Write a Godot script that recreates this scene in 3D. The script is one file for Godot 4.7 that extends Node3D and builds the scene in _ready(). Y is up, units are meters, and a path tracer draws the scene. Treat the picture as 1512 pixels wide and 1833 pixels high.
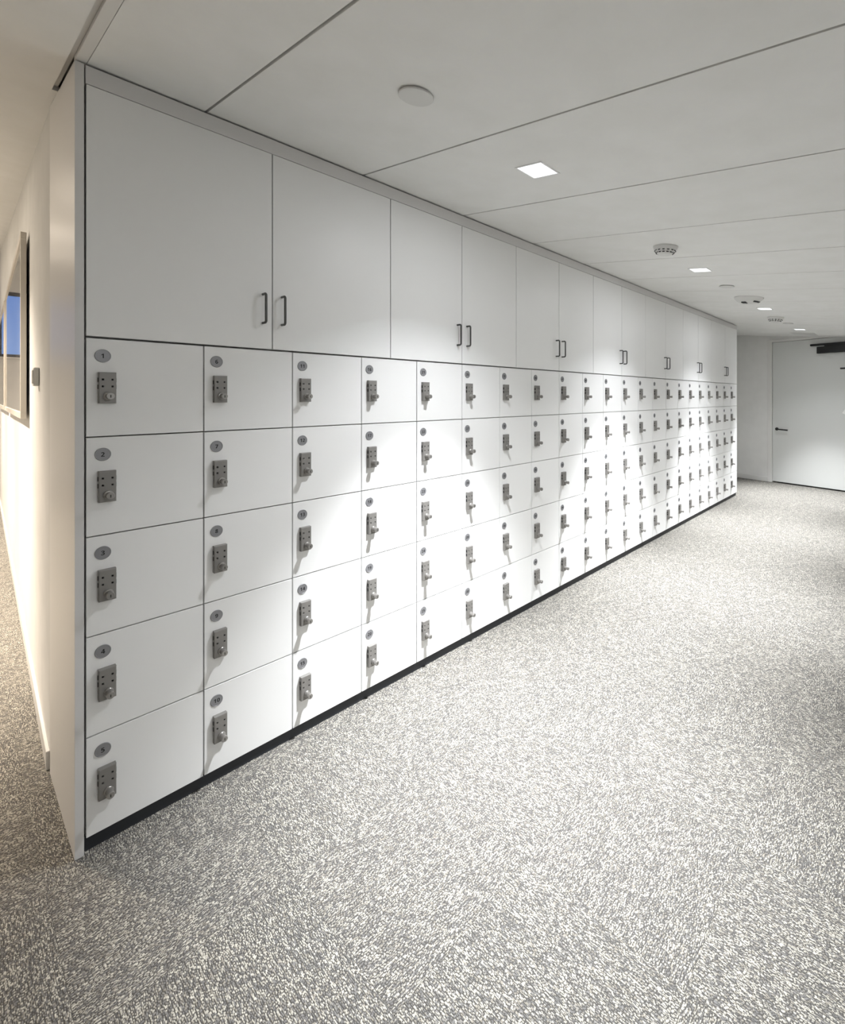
extends Node3D
# A locker corridor. Axes: the locker fronts lie in the plane x = 0 and run towards -z; the room is on the +x side.
const EYE := 1.46
const CAM_X := 1.9887
const FOCAL := 860.96        # pixels of a 1512 x 1833 frame
const CENTRE_X := 882.7
const CENTRE_Y := 711.0
const TURN := 41.2215
const W := 0.3392            # locker width
const H := 0.3206            # locker height
const Z0 := -0.297           # where the first locker starts
const BASE := 0.049          # top of the plinth
const TOP := 1.652           # top of the lockers
const COLS := 22
const CEIL := 2.527          # height of the ceiling over the locker fronts
const SLOPE := -0.124        # the ceiling falls towards +x
const FACE := 1.5707963      # turn of everything that faces +x

var M := {}
var used := {}

# ---------------------------------------------------------------- helpers
func numbered(called: String) -> String:
	var n: int = used.get(called, 0)
	used[called] = n + 1
	return called if n == 0 else "%s_%03d" % [called, n]

func thing(called: String, label: String, category: String, at := Vector3.ZERO, turn := 0.0, group := "") -> Node3D:
	var o := Node3D.new()
	o.name = numbered(called)
	add_child(o)
	o.position = at
	o.rotation.y = turn
	o.set_meta("label", label)
	o.set_meta("category", category)
	if group != "":
		o.set_meta("group", group)
	return o

func struct(called: String, label := "") -> Node3D:
	var o := Node3D.new()
	o.name = called
	add_child(o)
	o.set_meta("kind", "structure")
	if label != "":
		o.set_meta("label", label)
	return o

func part(called: String, mesh: Mesh, m: Material, parent: Node, at := Vector3.ZERO, basis := Basis.IDENTITY) -> MeshInstance3D:
	var o := MeshInstance3D.new()
	o.name = called
	o.mesh = mesh
	o.material_override = m
	o.transform = Transform3D(basis, at)
	parent.add_child(o, true)
	return o

func poly(st: SurfaceTool, pts: Array, out: Vector3) -> void:
	var n: Vector3 = (pts[1] - pts[0]).cross(pts[2] - pts[0]).normalized()
	var flip := n.dot(out) > 0.0
	if n.dot(out) < 0.0:
		n = -n
	for i in range(1, pts.size() - 1):
		var tri := [pts[0], pts[i + 1], pts[i]] if flip else [pts[0], pts[i], pts[i + 1]]
		for p in tri:
			st.set_normal(n)
			st.add_vertex(p)

func add_box(st: SurfaceTool, lo: Vector3, hi: Vector3, b := 0.0) -> void:
	var c := (lo + hi) / 2.0
	var h := (hi - lo) / 2.0
	for a in 3:
		for s in [-1.0, 1.0]:
			var n := Vector3.ZERO
			n[a] = s
			var u := (a + 1) % 3
			var v := (a + 2) % 3
			var q := []
			for k in [[-1, -1], [1, -1], [1, 1], [-1, 1]]:
				var p := Vector3.ZERO
				p[a] = s * h[a]
				p[u] = k[0] * (h[u] - b)
				p[v] = k[1] * (h[v] - b)
				q.append(c + p)
			poly(st, q, n)
	if b <= 0.0:
		return
	for a in 3:
		var u := (a + 1) % 3
		var v := (a + 2) % 3
		for su in [-1.0, 1.0]:
			for sv in [-1.0, 1.0]:
				var q := []
				for k in [[-1, 0], [1, 0], [1, 1], [-1, 1]]:
					var p := Vector3.ZERO
					p[a] = k[0] * (h[a] - b)
					p[u] = su * (h[u] - (b if k[1] == 1 else 0.0))
					p[v] = sv * (h[v] - (0.0 if k[1] == 1 else b))
					q.append(c + p)
				var n := Vector3.ZERO
				n[u] = su
				n[v] = sv
				poly(st, q, n)
	for sx in [-1.0, 1.0]:
		for sy in [-1.0, 1.0]:
			for sz in [-1.0, 1.0]:
				var e := Vector3(sx, sy, sz)
				var q := []
				for a in 3:
					var p := Vector3.ZERO
					for k in 3:
						p[k] = e[k] * (h[k] - (0.0 if k == a else b))
					q.append(c + p)
				poly(st, q, e)

func new_st() -> SurfaceTool:
	var st := SurfaceTool.new()
	st.begin(Mesh.PRIMITIVE_TRIANGLES)
	return st

func box(lo: Vector3, hi: Vector3, b := 0.0) -> ArrayMesh:
	var st := new_st()
	add_box(st, lo, hi, b)
	return st.commit()

# turned profile: points (radius, height) about the y axis, from the bottom end to the top end
func add_lathe(st: SurfaceTool, prof: Array, seg := 24, xf := Transform3D.IDENTITY) -> void:
	for i in range(prof.size() - 1):
		var a: Vector2 = prof[i]
		var b: Vector2 = prof[i + 1]
		var d := b - a
		for s in seg:
			var t0 := TAU * s / seg
			var t1 := TAU * (s + 1) / seg
			var mid := (t0 + t1) / 2.0
			var outw := Vector3(d.y * cos(mid), -d.x, d.y * sin(mid))
			var q := []
			for e in [[a, t0], [a, t1], [b, t1], [b, t0]]:
				var p: Vector2 = e[0]
				var t: float = e[1]
				var v := Vector3(p.x * cos(t), p.y, p.x * sin(t))
				if q.is_empty() or v.distance_to(q[-1]) > 1e-7:
					q.append(v)
			if q.size() == 4 and q[3].distance_to(q[0]) < 1e-7:
				q.pop_back()
			if q.size() < 3:
				continue
			var n: Vector3 = (q[1] - q[0]).cross(q[2] - q[0]).normalized()
			var flip := n.dot(outw) > 0.0
			for k in range(1, q.size() - 1):
				var tri := [q[0], q[k + 1], q[k]] if flip else [q[0], q[k], q[k + 1]]
				for p in tri:
					var r := Vector2(p.x, p.z)
					var nn := outw.normalized()
					if r.length() > 1e-6:
						nn = Vector3(d.y * p.x / r.length(), -d.x, d.y * p.z / r.length()).normalized()
					st.set_normal(xf.basis * nn)
					st.add_vertex(xf * Vector3(p))

func lathe(prof: Array, seg := 24, xf := Transform3D.IDENTITY) -> ArrayMesh:
	var st := new_st()
	add_lathe(st, prof, seg, xf)
	return st.commit()

# round bar swept along a path
func tube(path: Array, r: float, seg := 10) -> ArrayMesh:
	var st := new_st()
	var rings := []
	var nrm := []
	for i in path.size():
		var d := Vector3.ZERO
		if i > 0:
			d += (path[i] - path[i - 1]).normalized()
		if i < path.size() - 1:
			d += (path[i + 1] - path[i]).normalized()
		d = d.normalized()
		var side := Vector3.RIGHT
		if absf(d.dot(side)) > 0.9:
			side = Vector3.UP
		var u := d.cross(side).normalized()
		var v := d.cross(u).normalized()
		var ring := []
		var rn := []
		for s in seg:
			var t := TAU * s / seg
			var n := u * cos(t) + v * sin(t)
			ring.append(path[i] + n * r)
			rn.append(n)
		rings.append(ring)
		nrm.append(rn)
	for i in range(path.size() - 1):
		for s in seg:
			var e := (s + 1) % seg
			var q := [[i, s], [i, e], [i + 1, e], [i + 1, s]]
			var p0: Vector3 = rings[i][s]
			var n: Vector3 = (rings[i][e] - p0).cross(rings[i + 1][e] - p0)
			var order := [0, 1, 2, 0, 2, 3] if n.dot(nrm[i][s]) < 0.0 else [0, 2, 1, 0, 3, 2]
			for k in order:
				st.set_normal(nrm[q[k][0]][q[k][1]])
				st.add_vertex(rings[q[k][0]][q[k][1]])
	for end in [0, path.size() - 1]:
		var d: Vector3 = (path[0] - path[1]) if end == 0 else (path[end] - path[end - 1])
		poly(st, rings[end], d)
	return st.commit()

func mat(c: Color, rough := 0.5, metal := 0.0, spec := 0.5) -> StandardMaterial3D:
	var m := StandardMaterial3D.new()
	m.albedo_color = c
	m.roughness = rough
	m.metallic = metal
	m.metallic_specular = spec
	return m

func noise_tex(freq: float, seed_: int, lo: Color, hi: Color, size := 512) -> NoiseTexture2D:
	var n := FastNoiseLite.new()
	n.seed = seed_
	n.frequency = freq
	n.fractal_octaves = 4
	var g := Gradient.new()
	g.set_color(0, lo)
	g.set_color(1, hi)
	var t := NoiseTexture2D.new()
	t.width = size
	t.height = size
	t.seamless = true
	t.noise = n
	t.color_ramp = g
	return t

# loop-pile carpet: rows of short loops, each loop of one yarn colour
func carpet_material() -> StandardMaterial3D:
	var S := 1536
	var metres := 1.4
	var rng := RandomNumberGenerator.new()
	rng.seed = 771
	var clump := FastNoiseLite.new()
	clump.seed = 5
	clump.frequency = 1.0
	clump.fractal_octaves = 3
	var col := Image.create(S, S, false, Image.FORMAT_RGB8)
	col.fill(Color(0.42, 0.415, 0.40))
	var hgt := Image.create(S, S, false, Image.FORMAT_RGB8)
	hgt.fill(Color(0.12, 0.12, 0.12))
	var yarns := [Color(0.93, 0.915, 0.87), Color(0.86, 0.845, 0.80), Color(0.67, 0.66, 0.64), Color(0.62, 0.615, 0.61), Color(0.55, 0.545, 0.54), Color(0.72, 0.70, 0.66)]
	var pitch := 4          # pixels between rows, about 6 mm
	var length := 8         # pixels of one loop
	for r in S / pitch:
		var offset := rng.randi_range(0, length - 1)
		for k in S / length:
			var x0: int = r * pitch
			var y0: int = k * length + offset
			# clumps of pale yarn, wrapped on a torus so that the cloth repeats without a seam
			var a := TAU * x0 / S
			var b := TAU * (y0 % S) / S
			var c := clump.get_noise_3d(cos(a) * 5.0 + 9.0 * cos(b), sin(a) * 5.0 + 4.0, sin(b) * 9.0)
			var pale := 0.42 + 0.55 * c
			var y: Color
			if rng.randf() < pale:
				y = yarns[rng.randi_range(0, 1)]
			else:
				y = yarns[rng.randi_range(2, 5)]
			var tone := rng.randf_range(0.93, 1.05)
			var wide := 3 if rng.randf() < 0.7 else 4
			var jx := rng.randi_range(-1, 1)
			var lng := rng.randi_range(5, length)
			for i in wide:
				for j in lng:
					var e := 1.0 - absf((i + 0.5) / wide * 2.0 - 1.0) * 0.5
					var f := 1.0 - pow(absf((j + 0.5) / lng * 2.0 - 1.0), 3.0) * 0.6
					var px := posmod(x0 + i + jx, S)
					var py := posmod(y0 + j, S)
					col.set_pixel(px, py, y * tone)
					var hh := 0.2 + 0.8 * e * f
					hgt.set_pixel(px, py, Color(hh, hh, hh))
	col.generate_mipmaps()
	var m := mat(Color(0.79, 0.787, 0.78), 1.0, 0.0, 0.1)
	m.albedo_texture = ImageTexture.create_from_image(col)
	m.heightmap_enabled = true
	m.heightmap_texture = ImageTexture.create_from_image(hgt)
	m.heightmap_scale = 0.22
	m.uv1_triplanar = true
	m.uv1_scale = Vector3.ONE / metres
	return m

func make_materials() -> void:
	M.laminate = mat(Color(0.93, 0.93, 0.925), 0.42, 0.0, 0.4)
	M.edge = mat(Color(0.86, 0.855, 0.85), 0.5, 0.0, 0.4)
	M.panel_side = mat(Color(0.92, 0.915, 0.91), 0.34, 0.0, 0.5)
	M.carcass = mat(Color(0.86, 0.855, 0.845), 0.6)
	M.plinth = mat(Color(0.16, 0.17, 0.19), 0.55)
	M.wall = mat(Color(0.92, 0.918, 0.91), 0.85, 0.0, 0.2)
	M.wall.albedo_texture = noise_tex(0.02, 3, Color(0.97, 0.97, 0.97), Color(1, 1, 1))
	M.wall.uv1_triplanar = true
	M.wall.uv1_world_triplanar = true
	M.wall.uv1_scale = Vector3.ONE * 0.4
	M.ceiling = mat(Color(0.94, 0.94, 0.935), 0.8, 0.0, 0.2)
	M.ceiling.albedo_texture = noise_tex(0.015, 8, Color(0.975, 0.975, 0.97), Color(1, 1, 1))
	M.ceiling.uv1_triplanar = true
	M.ceiling.uv1_world_triplanar = true
	M.ceiling.uv1_scale = Vector3.ONE * 0.5
	M.reveal = mat(Color(0.80, 0.795, 0.785), 0.9)
	M.trim = mat(Color(0.88, 0.875, 0.865), 0.5)
	M.badge = mat(Color(0.56, 0.56, 0.57), 0.42, 0.35, 0.5)
	M.ink = mat(Color(0.05, 0.05, 0.06), 0.7)
	M.lock = mat(Color(0.56, 0.55, 0.535), 0.45, 0.25, 0.5)
	M.lock.albedo_texture = noise_tex(0.3, 21, Color(0.9, 0.9, 0.9), Color(1, 1, 1), 256)
	M.lock.uv1_triplanar = true
	M.lock.uv1_scale = Vector3.ONE * 18.0
	M.knob = mat(Color(0.60, 0.59, 0.575), 0.3, 0.6, 0.5)
	M.wheel = mat(Color(0.04, 0.04, 0.045), 0.5)
	M.handle = mat(Color(0.36, 0.36, 0.355), 0.35, 0.85, 0.5)
	M.black = mat(Color(0.025, 0.025, 0.028), 0.45)
	M.plastic = mat(Color(0.86, 0.86, 0.85), 0.45)
	M.dark_plastic = mat(Color(0.10, 0.10, 0.11), 0.5)
	M.lamp_trim = mat(Color(0.93, 0.93, 0.93), 0.5)
	M.door = mat(Color(0.84, 0.845, 0.835), 0.55, 0.0, 0.35)
	M.print = mat(Color(0.88, 0.87, 0.86), 0.6)
	M.frame = mat(Color(0.80, 0.775, 0.735), 0.5)
	M.paper = mat(Color(0.96, 0.96, 0.95), 0.8)
	M.glass = StandardMaterial3D.new()
	M.glass.transparency = BaseMaterial3D.TRANSPARENCY_ALPHA
	M.glass.albedo_color = Color(1, 1, 1, 0.04)
	M.glass.roughness = 0.02
	M.glass.metallic_specular = 0.5
	M.window_frame = mat(Color(0.16, 0.17, 0.20), 0.4)
	M.carpet = carpet_material()

func lamp_material(c: Color, energy: float) -> StandardMaterial3D:
	var m := mat(Color(0.9, 0.9, 0.9), 0.6)
	m.emission_enabled = true
	m.emission = c
	m.emission_energy_multiplier = energy
	return m

func ceil_y(x: float) -> float:
	return CEIL + SLOPE * x

# ---------------------------------------------------------------- lamps
func downlight(x: float, z: float, colour: Color, core: float, spill: float, face: float, label: String, group: String) -> void:
	var s := 0.07
	var t := thing("recessed_downlight", label, "ceiling light", Vector3(x, ceil_y(x), z), 0.0, group)
	t.rotation.z = atan(SLOPE)
	var st := new_st()
	for e in [[Vector3(-s, -0.003, -s), Vector3(s, 0.004, -s + 0.008)], [Vector3(-s, -0.003, s - 0.008), Vector3(s, 0.004, s)], [Vector3(-s, -0.003, -s + 0.008), Vector3(-s + 0.008, 0.004, s - 0.008)], [Vector3(s - 0.008, -0.003, -s + 0.008), Vector3(s, 0.004, s - 0.008)]]:
		add_box(st, e[0], e[1])
	part("frame", st.commit(), M.lamp_trim, t)
	part("diffuser", box(Vector3(-s + 0.008, -0.001, -s + 0.008), Vector3(s - 0.008, 0.004, s - 0.008)), lamp_material(colour, 2.2), t)
	# the reflector's narrow beam, and the spill around it
	for e in [["beam", 36.0, core], ["spill", 58.0, spill]]:
		var l := SpotLight3D.new()
		l.name = e[0]
		t.add_child(l)
		l.position = Vector3(0, -0.032, 0)
		l.global_rotation = Vector3(-PI / 2, 0, 0)
		l.light_color = colour
		l.light_energy = e[2]
		l.light_size = 0.025
		l.spot_angle = e[1]
		l.spot_angle_attenuation = 1.0
		l.spot_range = 20.0
		l.spot_attenuation = 2.0
		l.shadow_enabled = true
	# the wide, soft share of the lamp that leaves its opal face
	var w := AreaLight3D.new()
	w.name = "face"
	t.add_child(w)
	w.position = Vector3(0, -0.006, 0)
	w.rotation = Vector3(-PI / 2, 0, 0)
	w.area_size = Vector2(2 * s - 0.02, 2 * s - 0.02)
	w.light_color = colour
	w.light_energy = face
	w.area_range = 20.0
	w.area_attenuation = 2.0
	w.shadow_enabled = true

# unseen flat panel light, added as fill to brighten the right side
func fill_panel(x: float, z: float, colour: Color, energy: float, label: String) -> void:
	var t := thing("fill_panel", label, "ceiling light", Vector3(x, ceil_y(x) - 0.001, z), 0.0, "added fill panel lights out of view")
	t.rotation.z = atan(SLOPE)
	part("frame", box(Vector3(-0.31, -0.012, -0.31), Vector3(0.31, -0.004, 0.31), 0.002), M.lamp_trim, t)
	part("diffuser", box(Vector3(-0.295, -0.014, -0.295), Vector3(0.295, -0.0125, 0.295)), lamp_material(colour, 1.6), t)
	var l := AreaLight3D.new()
	l.name = "glow"
	t.add_child(l)
	l.position = Vector3(0, -0.02, 0)
	l.rotation = Vector3(-PI / 2, 0, 0)
	l.area_size = Vector2(0.58, 0.58)
	l.light_color = colour
	l.light_energy = energy
	l.area_range = 20.0
	l.area_attenuation = 2.0
	l.shadow_enabled = true

# ---------------------------------------------------------------- lockers
var lock_mesh: ArrayMesh
var wheel_mesh: ArrayMesh
var knob_mesh: ArrayMesh
var keyhole_mesh: ArrayMesh
var badge_mesh: ArrayMesh
var door_mesh: ArrayMesh
var body_mesh: ArrayMesh
const LW := 0.0455
const LH := 0.101
const LD := 0.0165

func make_lock_meshes() -> void:
	# the plate: a bevelled case whose face has four square windows over the number wheels
	var st := new_st()
	var b := 0.0022
	var xs := [-LW / 2 + b, -0.0155, -0.0095, 0.0095, 0.0155, LW / 2 - b]
	var ys := [-LH / 2 + b, 0.0015, 0.0075, 0.0240, 0.0300, LH / 2 - b]
	for i in 5:
		for j in 5:
			var hole: bool = i % 2 == 1 and j % 2 == 1
			if not hole:
				poly(st, [Vector3(xs[i], ys[j], LD), Vector3(xs[i + 1], ys[j], LD), Vector3(xs[i + 1], ys[j + 1], LD), Vector3(xs[i], ys[j + 1], LD)], Vector3.BACK)
			else:
				var d := LD - 0.006
				var c := Vector3((xs[i] + xs[i + 1]) / 2, (ys[j] + ys[j + 1]) / 2, 0)
				var q := [Vector3(xs[i], ys[j], 0), Vector3(xs[i + 1], ys[j], 0), Vector3(xs[i + 1], ys[j + 1], 0), Vector3(xs[i], ys[j + 1], 0)]
				for k in 4:
					var p0: Vector3 = q[k]
					var p1: Vector3 = q[(k + 1) % 4]
					poly(st, [p0 + Vector3(0, 0, LD), p1 + Vector3(0, 0, LD), p1 + Vector3(0, 0, d), p0 + Vector3(0, 0, d)], c - (p0 + p1) / 2)
	# sides with a rounded front edge
	var x1 := LW / 2
	var y1 := LH / 2
	var rings := [[0.0, 0.0], [0.0, LD - b], [b * 0.3, LD - b * 0.3], [b, LD]]
	for k in 3:
		var i0: float = rings[k][0]
		var z_0: float = rings[k][1]
		var i1: float = rings[k + 1][0]
		var z_1: float = rings[k + 1][1]
		var a := [Vector3(-x1 + i0, -y1 + i0, z_0), Vector3(x1 - i0, -y1 + i0, z_0), Vector3(x1 - i0, y1 - i0, z_0), Vector3(-x1 + i0, y1 - i0, z_0)]
		var e := [Vector3(-x1 + i1, -y1 + i1, z_1), Vector3(x1 - i1, -y1 + i1, z_1), Vector3(x1 - i1, y1 - i1, z_1), Vector3(-x1 + i1, y1 - i1, z_1)]
		for s in 4:
			var n := (s + 1) % 4
			poly(st, [a[s], a[n], e[n], e[s]], (a[s] + a[n]) / 2 * Vector3(1, 1, 0) + Vector3(0, 0, 0.01))
	lock_mesh = st.commit()
	wheel_mesh = lathe([Vector2(0, -0.0075), Vector2(0.0068, -0.0075), Vector2(0.0078, -0.0065), Vector2(0.0078, 0.0065), Vector2(0.0068, 0.0075), Vector2(0, 0.0075)], 12)
	var out := Transform3D(Basis(Vector3.RIGHT, PI / 2), Vector3.ZERO)
	knob_mesh = lathe([Vector2(0.0135, 0.0), Vector2(0.0135, 0.0045), Vector2(0.0122, 0.006), Vector2(0.0100, 0.0065), Vector2(0.0092, 0.013), Vector2(0.0092, 0.019), Vector2(0.0108, 0.021), Vector2(0.0112, 0.030), Vector2(0.0102, 0.0325), Vector2(0.0, 0.0325)], 20, out)
	keyhole_mesh = box(Vector3(-0.0012, -0.0050, 0.0315), Vector3(0.0012, 0.0040, 0.0329))
	badge_mesh = lathe([Vector2(0.0214, 0.0), Vector2(0.0214, 0.0018), Vector2(0.0204, 0.0026), Vector2(0.0190, 0.0026), Vector2(0.0184, 0.0020), Vector2(0.0, 0.0020)], 32, out)
	var g := 0.0021
	door_mesh = box(Vector3(g, g, -0.018), Vector3(W - g, H - g, 0.0), 0.0008)
	body_mesh = box(Vector3(0.0004, 0.0004, -0.49), Vector3(W - 0.0004, H - 0.0004, -0.055))

func number_mesh(n: int, font: Font) -> TextMesh:
	var t := TextMesh.new()
	t.text = str(n)
	t.font = font
	t.font_size = 32
	t.pixel_size = 0.00062
	t.depth = 0.0005
	t.curve_step = 4.0
	return t

const NTH := ["first", "second", "third", "fourth", "fifth", "sixth", "seventh", "eighth", "ninth", "tenth", "eleventh", "twelfth", "thirteenth", "fourteenth", "fifteenth", "sixteenth", "seventeenth", "eighteenth", "nineteenth", "twentieth", "twenty-first", "twenty-second"]
const ROW := ["top row", "second row", "middle row", "fourth row", "bottom row"]

func lockers() -> void:
	make_lock_meshes()
	var font := SystemFont.new()
	font.font_names = ["Droid Sans"]
	font.font_weight = 700
	var proto := Node3D.new()
	part("body", body_mesh, M.carcass, proto)
	part("door", door_mesh, M.laminate, proto)
	part("number_badge", badge_mesh, M.badge, proto, Vector3(0.0436, H - 0.0575, 0.0))
	var lk := part("combination_lock", lock_mesh, M.lock, proto, Vector3(0.0535, H - 0.1615, 0.0))
	for sx in [-1.0, 1.0]:
		for wy in [0.003, 0.0255]:
			part("number_wheel", wheel_mesh, M.wheel, lk, Vector3(sx * 0.0168, wy, LD - 0.0100))
	part("knob", knob_mesh, M.knob, lk, Vector3(0.002, -0.027, LD))
	part("keyhole", keyhole_mesh, M.ink, lk, Vector3(0.002, -0.027, LD))
	for k in COLS:
		for r in 5:
			var n: int = 5 * k + r + 1
			var o: Node3D = proto.duplicate()
			o.name = numbered("locker")
			add_child(o)
			o.position = Vector3(0, TOP - (r + 1) * H, Z0 - k * W)
			o.rotation.y = FACE
			o.set_meta("label", "white locker numbered %d, %s, %s column from the tall end panel" % [n, ROW[r], NTH[k]])
			o.set_meta("category", "locker")
			o.set_meta("group", "numbered lockers under the cabinets")
			part("number", number_mesh(n, font), M.ink, o.get_node("number_badge"), Vector3(0, -0.0005, 0.0021))
	proto.free()

func handle_mesh() -> ArrayMesh:
	var p := []
	var L := 0.058
	var out := 0.031
	var r := 0.009
	p.append(Vector3(0, -L, 0))
	p.append(Vector3(0, -L, out - r))
	for i in range(1, 5):
		var a := PI / 2 * i / 5.0
		p.append(Vector3(0, -L + r - r * cos(a), out - r + r * sin(a)))
	p.append(Vector3(0, -L + r, out))
	p.append(Vector3(0, L - r, out))
	for i in range(1, 5):
		var a := PI / 2 * i / 5.0
		p.append(Vector3(0, L - r + r * sin(a), out - r + r * cos(a)))
	p.append(Vector3(0, L, out - r))
	p.append(Vector3(0, L, 0))
	return tube(p, 0.005, 10)

func upper_cabinets() -> void:
	var edges := [0.0, 1.75, 3.5, 5.0, 6.5, 8.0, 9.5, 11.0, 12.5, 14.0, 15.5, 17.0, 18.5, 20.25, 22.0]
	var hm := handle_mesh()
	var y0 := TOP + 0.001
	var y1 := 2.461
	var hgt := y1 - y0
	for c in 7:
		var a: float = edges[2 * c] * W
		var m: float = edges[2 * c + 1] * W - a
		var e: float = edges[2 * c + 2] * W - a
		var name_: String = NTH[c]
		var t := thing("wall_cabinet", "white double-door cabinet above the lockers, %s from the tall end panel" % name_, "cabinet", Vector3(0, y0, Z0 - a), FACE, "double-door cabinets above the lockers")
		part("body", box(Vector3(0.0005, 0.0, -0.49), Vector3(e - 0.0005, hgt, -0.055)), M.carcass, t)
		var g := 0.0021
		for d in [[0.0, m, m - 0.039], [m, e, m + 0.039]]:
			var dr := part("door", box(Vector3(d[0] + g, 0.004, -0.018), Vector3(d[1] - g, hgt - 0.001, 0.0), 0.0008), M.laminate, t)
			part("handle", hm, M.handle, dr, Vector3(d[2], 0.166, 0.0))

func cabinet_trim() -> void:
	var length := COLS * W
	var f := thing("filler_strip", "long white filler strip between the cabinet doors and ceiling", "trim", Vector3(0, 2.462, Z0), FACE)
	part("board", box(Vector3(0.0, 0.0, -0.018), Vector3(length, 0.0585, 0.0), 0.0008), M.edge, f)
	part("backing", box(Vector3(0.0, 0.0, -0.2), Vector3(length, 0.05, -0.0185)), M.carcass, f)
	var p := thing("plinth", "dark grey recessed plinth running under the lockers", "plinth", Vector3(0, 0, Z0), FACE)
	part("board", box(Vector3(0.0, 0.001, -0.032), Vector3(length, BASE - 0.001, -0.014), 0.001), M.plinth, p)
	part("base", box(Vector3(0.0, 0.001, -0.48), Vector3(length, BASE - 0.001, -0.0325)), M.carcass, p)
	var e := thing("end_panel", "tall white end panel closing the row of lockers and cabinets", "panel", Vector3(0, 0, Z0), FACE)
	# the board's top follows the slope of the ceiling
	var st := new_st()
	var yf := ceil_y(0.001) - 0.006
	var yb := ceil_y(-0.535) - 0.006
	var q := [Vector2(0.001, 0.001), Vector2(0.001, yf), Vector2(-0.535, yb), Vector2(-0.535, 0.001)]
	for sx in [-0.0265, -0.0035]:
		poly(st, [Vector3(sx, q[0].y, q[0].x), Vector3(sx, q[1].y, q[1].x), Vector3(sx, q[2].y, q[2].x), Vector3(sx, q[3].y, q[3].x)], Vector3(sx + 0.015, 0, 0))
	for i in 4:
		var p0: Vector2 = q[i]
		var p1: Vector2 = q[(i + 1) % 4]
		var mid := (p0 + p1) / 2 - Vector2(-0.267, 1.28)
		poly(st, [Vector3(-0.0265, p0.y, p0.x), Vector3(-0.0035, p0.y, p0.x), Vector3(-0.0035, p1.y, p1.x), Vector3(-0.0265, p1.y, p1.x)], Vector3(0, mid.y, mid.x))
	part("board", st.commit(), M.panel_side, e)
	part("edge_band", box(Vector3(-0.0262, 0.002, 0.0011), Vector3(-0.0038, 2.521, 0.0018)), M.edge, e)

# ---------------------------------------------------------------- room shell
func slab(parent: Node, called: String, lo: Vector3, hi: Vector3, m: Material, b := 0.0) -> MeshInstance3D:
	return part(called, box(lo, hi, b), m, parent)

const X_RIGHT := 3.6
const X_END := -8.6
const Z_FRONT := 2.4
const WALL_TURN := -0.0340     # the corridor wall is turned a little from the end panel
const BACK_TURN := 14.0

func left_wall_z(x: float) -> float:
	return -0.2735 - (x + 0.548) * tan(WALL_TURN)

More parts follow.
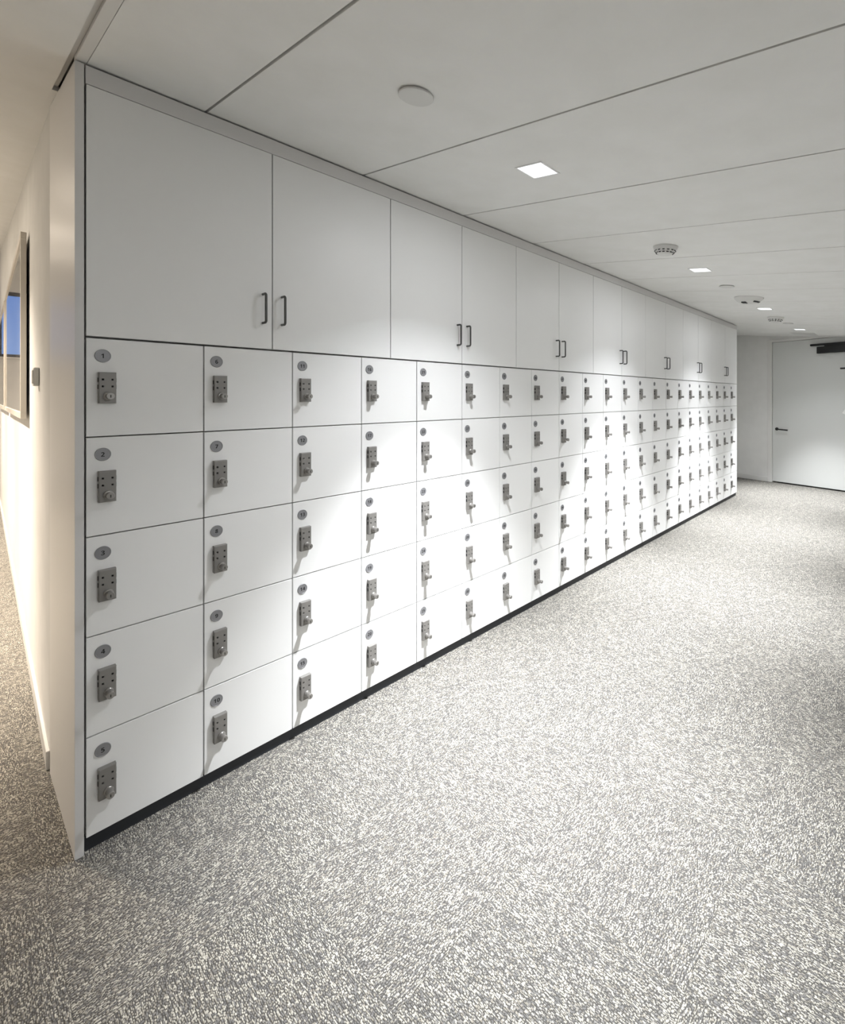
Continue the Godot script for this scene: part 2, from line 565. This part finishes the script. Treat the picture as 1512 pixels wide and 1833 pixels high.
func shell() -> void:
	# floor: a slab with carpet tiles laid on it
	var fl := struct("floor")
	slab(fl, "screed", Vector3(X_END - 0.2, -0.2, -10.4), Vector3(X_RIGHT + 0.2, -0.006, Z_FRONT + 0.2), M.reveal)
	# nine cuts from the same roll, laid in random quarter turns
	var rng := RandomNumberGenerator.new()
	rng.seed = 40
	var cuts := []
	for i in 9:
		var o := Vector3(rng.randf_range(-3.0, 3.0), 0, rng.randf_range(-3.0, 3.0))
		cuts.append([o, box(o + Vector3(-0.2498, -0.006, -0.2498), o + Vector3(0.2498, 0.0, 0.2498), 0.0005)])
	for i in range(-17, 8):
		for j in range(-21, 5):
			var x := 0.315 + i * 0.5
			var z := 0.55 + j * 0.5
			var seen := (x > -0.3 and z < 1.2) or (x <= -0.3 and z > -1.1 and z < 1.2)
			if seen:
				var c: Array = cuts[rng.randi_range(0, 8)]
				var turn := Basis(Vector3.UP, PI / 2 * ((i + j) & 1) + PI * rng.randi_range(0, 1))
				part("carpet_tile", c[1], M.carpet, fl, Vector3(x, 0, z) - turn * c[0], turn)
	# the rest of the carpet, out of sight behind the camera
	slab(fl, "carpet", Vector3(X_END, -0.006, 1.3), Vector3(X_RIGHT, 0.0, Z_FRONT), M.carpet)
	# ceiling: long panels with open joints, falling towards +x
	var ce := struct("ceiling")
	ce.position = Vector3(0, CEIL, 0)
	ce.rotation.z = atan(SLOPE)
	var joints := [-0.3015, -0.646]
	for i in 14:
		joints.append(-0.646 - 0.683 * (i + 1))
	var gap := 0.0042
	for i in joints.size() - 1:
		var za: float = joints[i] - (0.0 if i == 0 else gap)
		var zb: float = joints[i + 1] + gap
		slab(ce, "ceiling_panel", Vector3(-0.8, 0.0, zb), Vector3(X_RIGHT + 0.3, 0.014, za), M.ceiling, 0.0006)
	slab(ce, "edge_profile", Vector3(-0.02, -0.001, -0.300), Vector3(X_RIGHT + 0.3, 0.014, -0.272), M.trim, 0.0006)
	slab(ce, "joint_cover", Vector3(-0.349, 0.013, -0.2715), Vector3(X_RIGHT + 0.3, 0.05, -0.256), M.trim)
	slab(ce, "plaster_board", Vector3(X_END - 0.3, -0.002, -0.2555), Vector3(X_RIGHT + 0.3, 0.014, Z_FRONT + 0.2), M.ceiling)
	slab(ce, "plaster_board", Vector3(X_END - 0.3, -0.002, -0.80), Vector3(-0.35, 0.014, -0.2556), M.ceiling)
	slab(ce, "backing", Vector3(X_END - 0.3, 0.055, -10.4), Vector3(X_RIGHT + 0.4, 0.18, Z_FRONT + 0.3), M.reveal)
	# walls
	var wl := struct("wall_left")
	var along := Basis(Vector3.UP, WALL_TURN)
	part("wall_face", box(Vector3(-8.4, 0, -0.12), Vector3(0, 3.6, 0)), M.wall, wl, Vector3(-0.548, 0, -0.2735), along)
	var bl := struct("baseboard_left")
	part("board", box(Vector3(-8.2, 0.001, 0.0005), Vector3(-0.012, 0.075, 0.012), 0.002), M.trim, bl, Vector3(-0.548, 0, -0.2735), along)
	var wc := struct("wall_cabinets")
	slab(wc, "wall_face", Vector3(-0.70, 0, -9.95), Vector3(-0.548, 2.75, -0.40), M.wall)
	var wr := struct("wall_right")
	slab(wr, "wall_face", Vector3(X_RIGHT, 0, -10.2), Vector3(X_RIGHT + 0.12, 2.6, Z_FRONT), M.wall)
	var wf := struct("wall_front")
	slab(wf, "wall_face", Vector3(X_END, 0, Z_FRONT), Vector3(X_RIGHT, 3.6, Z_FRONT + 0.12), M.wall)
	# end of the corridor with its window
	var we := struct("wall_end")
	var wy0 := 2.08
	var wy1 := 3.10
	var wz0 := -0.50
	var wz1 := 2.0
	slab(we, "wall_face", Vector3(X_END - 0.15, 0, -0.9), Vector3(X_END, wy0, Z_FRONT), M.wall)
	slab(we, "wall_face", Vector3(X_END - 0.15, wy1, -0.9), Vector3(X_END, 3.7, Z_FRONT), M.wall)
	slab(we, "wall_face", Vector3(X_END - 0.15, wy0, -0.9), Vector3(X_END, wy1, wz0), M.wall)
	slab(we, "wall_face", Vector3(X_END - 0.15, wy0, wz1), Vector3(X_END, wy1, Z_FRONT), M.wall)
	var wn := struct("window_1")
	var x := X_END - 0.08
	slab(wn, "window_frame", Vector3(x - 0.03, wy0, wz0), Vector3(x + 0.03, wy0 + 0.05, wz1), M.window_frame)
	slab(wn, "window_frame", Vector3(x - 0.03, wy1 - 0.05, wz0), Vector3(x + 0.03, wy1, wz1), M.window_frame)
	for zz in [wz0, 0.32, 1.14, wz1 - 0.05]:
		slab(wn, "window_frame", Vector3(x - 0.03, wy0 + 0.05, zz), Vector3(x + 0.03, wy1 - 0.05, zz + 0.05), M.window_frame)
	slab(wn, "window_pane", Vector3(x - 0.003, wy0 + 0.05, wz0 + 0.05), Vector3(x + 0.003, wy1 - 0.05, wz1 - 0.05), M.glass)
	slab(wn, "window_sill", Vector3(X_END, wy0 - 0.02, wz0), Vector3(X_END + 0.08, wy0, wz1), M.trim)

# back wall with its door; local x runs along the wall, z = 0 is its face
func back_wall() -> void:
	var at := Vector3(0.146, 0, -9.38)
	var turn := Basis(Vector3.UP, deg_to_rad(-BACK_TURN))
	var wb := struct("wall_back")
	part("wall_face", box(Vector3(-1.2, 0, -0.12), Vector3(-0.075, 2.75, 0)), M.wall, wb, at, turn)
	part("wall_face", box(Vector3(1.26, 0, -0.12), Vector3(4.2, 2.75, 0)), M.wall, wb, at, turn)
	part("wall_face", box(Vector3(-0.075, 2.44, -0.12), Vector3(1.26, 2.75, 0)), M.wall, wb, at, turn)
	part("wall_core", box(Vector3(-1.2, 0, -0.25), Vector3(4.2, 2.75, -0.121)), M.wall, wb, at, turn)
	var bb := struct("baseboard_back")
	part("board", box(Vector3(-1.0, 0.001, 0.0005), Vector3(-0.078, 0.08, 0.014), 0.002), M.trim, bb, at, turn)
	part("board", box(Vector3(1.27, 0.001, 0.0005), Vector3(3.6, 0.08, 0.014), 0.002), M.trim, bb, at, turn)
	var d := struct("door_1")
	d.position = at
	d.basis = turn
	slab(d, "door_frame", Vector3(-0.075, 0.001, -0.11), Vector3(0.0, 2.44, 0.016), M.trim, 0.002)
	slab(d, "door_frame", Vector3(1.19, 0.001, -0.11), Vector3(1.26, 2.44, 0.016), M.trim, 0.002)
	slab(d, "door_frame", Vector3(0.0005, 2.40, -0.11), Vector3(1.1895, 2.44, 0.016), M.trim, 0.002)
	slab(d, "door_leaf", Vector3(0.004, 0.022, -0.05), Vector3(1.186, 2.396, -0.002), M.door, 0.002)
	slab(d, "threshold_gap", Vector3(0.004, 0.001, -0.05), Vector3(1.186, 0.010, -0.03), M.black)
	var lev := struct_child(d, "door_handle", lathe([Vector2(0, 0), Vector2(0.026, 0.0), Vector2(0.026, 0.008), Vector2(0.010, 0.010), Vector2(0.010, 0.045), Vector2(0, 0.045)], 20, Transform3D(Basis(Vector3.RIGHT, PI / 2), Vector3.ZERO)), M.black, Vector3(0.075, 0.918, -0.002))
	part("lever", tube([Vector3(0, 0, 0.045), Vector3(0.02, -0.001, 0.052), Vector3(0.19, -0.010, 0.052)], 0.011, 10), M.black, lev)
	# overhead closer: slide rail and body
	var c := thing("door_closer", "black overhead door closer with slide rail on the far door", "door closer", at, 0.0)
	c.basis = turn
	slab(c, "slide_rail", Vector3(0.60, 2.282, 0.001), Vector3(1.24, 2.312, 0.045), M.black, 0.003)
	slab(c, "closer_body", Vector3(0.70, 2.155, 0.001), Vector3(1.20, 2.262, 0.06), M.black, 0.004)
	part("arm", box(Vector3(0.80, 2.262, 0.02), Vector3(1.10, 2.2815, 0.04), 0.002), M.black, c)
	var k := thing("coat_rail", "short black rail with a hook bracket on the far door", "coat rail", at, 0.0)
	k.basis = turn
	slab(k, "bar", Vector3(1.02, 1.892, 0.03), Vector3(1.17, 1.915, 0.052), M.black, 0.003)
	slab(k, "bracket", Vector3(1.10, 1.80, -0.0015), Vector3(1.13, 1.8915, 0.036), M.dark_plastic, 0.002)
	var n := thing("paper_notice", "white paper notice hanging askew on the far door", "notice", at + turn * Vector3(1.125, 1.39, 0.001), 0.0)
	n.basis = turn * Basis(Vector3.BACK, deg_to_rad(-28))
	part("sheet", box(Vector3(0.0, -0.2, 0.0), Vector3(0.14, 0.0, 0.001)), M.paper, n)

func struct_child(p: Node, called: String, mesh: Mesh, m: Material, at: Vector3) -> MeshInstance3D:
	return part(called, mesh, m, p, at)

# ---------------------------------------------------------------- fittings
func on_ceiling(called: String, label: String, category: String, x: float, z: float, group := "") -> Node3D:
	var t := thing(called, label, category, Vector3(x, ceil_y(x) - 0.0005, z), 0.0, group)
	t.rotation.z = atan(SLOPE)
	return t

func smoke_detector(x: float, z: float, s: float, label: String) -> void:
	var t := on_ceiling("smoke_detector", label, "smoke detector", x, z, "smoke detectors along the ceiling")
	part("base", lathe([Vector2(0, -0.014 * s), Vector2(0.072 * s, -0.014 * s), Vector2(0.074 * s, -0.010 * s), Vector2(0.074 * s, 0)], 36), M.plastic, t)
	part("housing", lathe([Vector2(0, -0.052 * s), Vector2(0.034 * s, -0.052 * s), Vector2(0.044 * s, -0.046 * s), Vector2(0.055 * s, -0.033 * s), Vector2(0.068 * s, -0.018 * s), Vector2(0.069 * s, -0.0142 * s)], 36), M.plastic, t)
	var slot := box(Vector3(-0.0068, -0.006, -0.0015) * s, Vector3(0.0068, 0.006, 0.0015) * s)
	for row in 2:
		for i in 14:
			var a := TAU * i / 14.0
			var r := 0.0605 if row == 0 else 0.0505
			var y := -0.0262 if row == 0 else -0.0385
			part("vent_slot", slot, M.dark_plastic, t, Vector3(r * cos(a) * s, y * s, r * sin(a) * s), Basis(Vector3.UP, -a + PI / 2) * Basis(Vector3.RIGHT, -0.7))

func cover_plate(x: float, z: float, r: float, label: String) -> void:
	var t := on_ceiling("cover_plate", label, "cover plate", x, z, "round cover plates on the ceiling")
	part("rim", lathe([Vector2(0, -0.004), Vector2(r * 0.94, -0.004), Vector2(r * 0.94, 0.0)], 36), M.reveal, t)
	part("disc", lathe([Vector2(0, -0.009), Vector2(r - 0.002, -0.009), Vector2(r, -0.0075), Vector2(r, -0.0045), Vector2(0, -0.0045)], 36), M.plastic, t)

func ceiling_fittings() -> void:
	cover_plate(0.787, -0.997, 0.056, "round white cover plate on the ceiling panel above the first lockers")
	cover_plate(0.75, -4.516, 0.062, "round white cover plate between the second downlight and the round sensor")
	cover_plate(0.73, -7.341, 0.062, "round white cover plate beside the farthest smoke detector")
	smoke_detector(0.782, -3.061, 1.03, "deep white smoke detector with slotted cap near the second downlight")
	smoke_detector(0.71, -6.70, 1.2, "white smoke detector between the third and fourth downlights")
	var t := on_ceiling("motion_sensor", "wide round white sensor with dark eye on the ceiling", "sensor", 0.77, -5.176)
	part("housing", lathe([Vector2(0, -0.055), Vector2(0.075, -0.053), Vector2(0.100, -0.040), Vector2(0.128, -0.010), Vector2(0.130, -0.004), Vector2(0.130, 0)], 40), M.plastic, t)
	part("eye", box(Vector3(-0.032, -0.060, -0.02), Vector3(0.012, -0.050, 0.04), 0.002), M.dark_plastic, t, Vector3(-0.01, 0.0, 0.045))
	var st := new_st()
	for i in 8:
		var a0 := deg_to_rad(-15 + i * 8.0)
		var a1 := deg_to_rad(-15 + (i + 1) * 8.0)
		var q := []
		for e in [[a0, 0.086, -0.0505], [a1, 0.086, -0.0505], [a1, 0.104, -0.0390], [a0, 0.104, -0.0390]]:
			q.append(Vector3(e[1] * cos(e[0]), e[2], e[1] * sin(e[0])))
		poly(st, q, Vector3(0, -1, 0))
	part("lens_strip", st.commit(), M.dark_plastic, t)
	var v := on_ceiling("access_hatch", "flush square white access hatch in the ceiling by the far door", "hatch", 0.70, -8.75)
	part("frame", box(Vector3(-0.16, -0.004, -0.16), Vector3(0.16, 0.0, 0.16), 0.001), M.trim, v)
	part("flap", box(Vector3(-0.145, -0.006, -0.145), Vector3(0.145, -0.0041, 0.145), 0.0005), M.plastic, v)

func corridor_things() -> void:
	var along := Basis(Vector3.UP, WALL_TURN)
	var origin := Vector3(-0.548, 0, -0.2735)
	var spots := [[-1.72, 2.55, "large glazed white picture frame nearest the small wall switch"], [-4.50, 2.55, "large glazed white picture frame farther along the corridor wall"]]
	for s in spots:
		var x0: float = s[0] + 0.548
		var wd: float = s[1]
		var y0 := 1.34
		var y1 := 2.375
		var t := thing("picture_frame", s[2], "picture frame", origin + along * Vector3(x0, y0, 0.0), WALL_TURN, "glazed frames on the corridor wall")
		var h := y1 - y0
		var f := 0.035
		var za := 0.012
		var zb := 0.036
		for e in [[Vector3(-wd, 0, za), Vector3(0, f, zb)], [Vector3(-wd, h - f, za), Vector3(0, h, zb)], [Vector3(-wd, f, za), Vector3(-wd + f, h - f, zb)], [Vector3(-f, f, za), Vector3(0, h - f, zb)]]:
			part("frame_bar", box(e[0], e[1], 0.001), M.frame, t)
		part("print", box(Vector3(-wd + f, f, za + 0.004), Vector3(-f, h - f, za + 0.008)), M.print, t)
		part("glass", box(Vector3(-wd + f, f, za + 0.015), Vector3(-f, h - f, za + 0.018)), M.glass, t)
		part("hanger", box(Vector3(-0.20, h * 0.7, 0.0005), Vector3(-0.15, h * 0.75, za)), M.black, t)
		part("hanger", box(Vector3(-wd + 0.15, h * 0.7, 0.0005), Vector3(-wd + 0.20, h * 0.75, za)), M.black, t)
	var w := thing("wall_switch", "small white wall switch between the picture frame and end panel", "switch", origin + along * Vector3(-0.50, 1.512, 0.0), WALL_TURN)
	part("plate", box(Vector3(-0.085, 0.0, 0.0005), Vector3(0, 0.085, 0.020), 0.003), M.plastic, w)
	part("rocker", box(Vector3(-0.07, 0.012, 0.0202), Vector3(-0.015, 0.073, 0.024), 0.001), M.plastic, w)

# ---------------------------------------------------------------- scene
func _ready() -> void:
	var cam := Camera3D.new()
	cam.name = "camera"
	add_child(cam)
	cam.position = Vector3(CAM_X, EYE, 0)
	cam.rotation.y = deg_to_rad(TURN)
	cam.near = 0.05
	cam.far = 60.0
	cam.projection = Camera3D.PROJECTION_FRUSTUM
	cam.size = cam.near * 1833.0 / FOCAL
	cam.frustum_offset = Vector2((756.0 - CENTRE_X) / FOCAL, -(916.5 - CENTRE_Y) / FOCAL) * cam.near
	cam.current = true
	var sky_mat := ProceduralSkyMaterial.new()
	sky_mat.sky_top_color = Color(0.22, 0.42, 0.80)
	sky_mat.sky_horizon_color = Color(0.50, 0.68, 0.92)
	sky_mat.ground_bottom_color = Color(0.20, 0.22, 0.26)
	sky_mat.ground_horizon_color = Color(0.45, 0.55, 0.68)
	sky_mat.sun_angle_max = 1.0
	var sky := Sky.new()
	sky.sky_material = sky_mat
	var env := Environment.new()
	env.background_mode = Environment.BG_SKY
	env.sky = sky
	env.background_energy_multiplier = 1.0
	env.tonemap_mode = Environment.TONE_MAPPER_LINEAR
	env.tonemap_exposure = 0.88
	env.sdfgi_enabled = true
	env.ssao_enabled = true
	env.ssil_enabled = true
	var we := WorldEnvironment.new()
	we.environment = env
	add_child(we)
	make_materials()
	# the neutral downlights along the lockers and the warm ones of the side corridor
	var neutral := Color(0.972, 0.983, 1.0)
	var warm := Color(1.0, 0.938, 0.865)
	var g1 := "square downlights along the lockers"
	downlight(0.775, -1.672, neutral, 25.5, 3.2, 0.42, "square recessed downlight, lit, first along the lockers", g1)
	downlight(0.755, -3.808, neutral, 25.5, 3.2, 0.42, "square recessed downlight, lit, second along the lockers", g1)
	downlight(0.745, -5.955, neutral, 25.5, 3.2, 0.42, "square recessed downlight, lit, third along the lockers", g1)
	downlight(0.745, -8.10, neutral, 24.5, 1.8, 0.42, "square recessed downlight, lit, fourth, near the far door", g1)
	var g2 := "warm downlights of the side corridor"
	for i in 3:
		downlight(-2.05 - 2.14 * i, 0.60, warm, 16.0, 12.5, 1.0, ["warm square recessed downlight in the side corridor beside the end panel", "warm square recessed downlight in the side corridor between the picture frames", "warm square recessed downlight in the side corridor by the window"][i], g2)
	fill_panel(2.95, -0.7, neutral, 1.4, "unseen flat square panel light added as fill beside the corridor")
	fill_panel(2.95, -3.4, neutral, 1.2, "unseen flat square panel light added as fill opposite the lockers")
	shell()
	back_wall()
	upper_cabinets()
	cabinet_trim()
	lockers()
	ceiling_fittings()
	corridor_things()
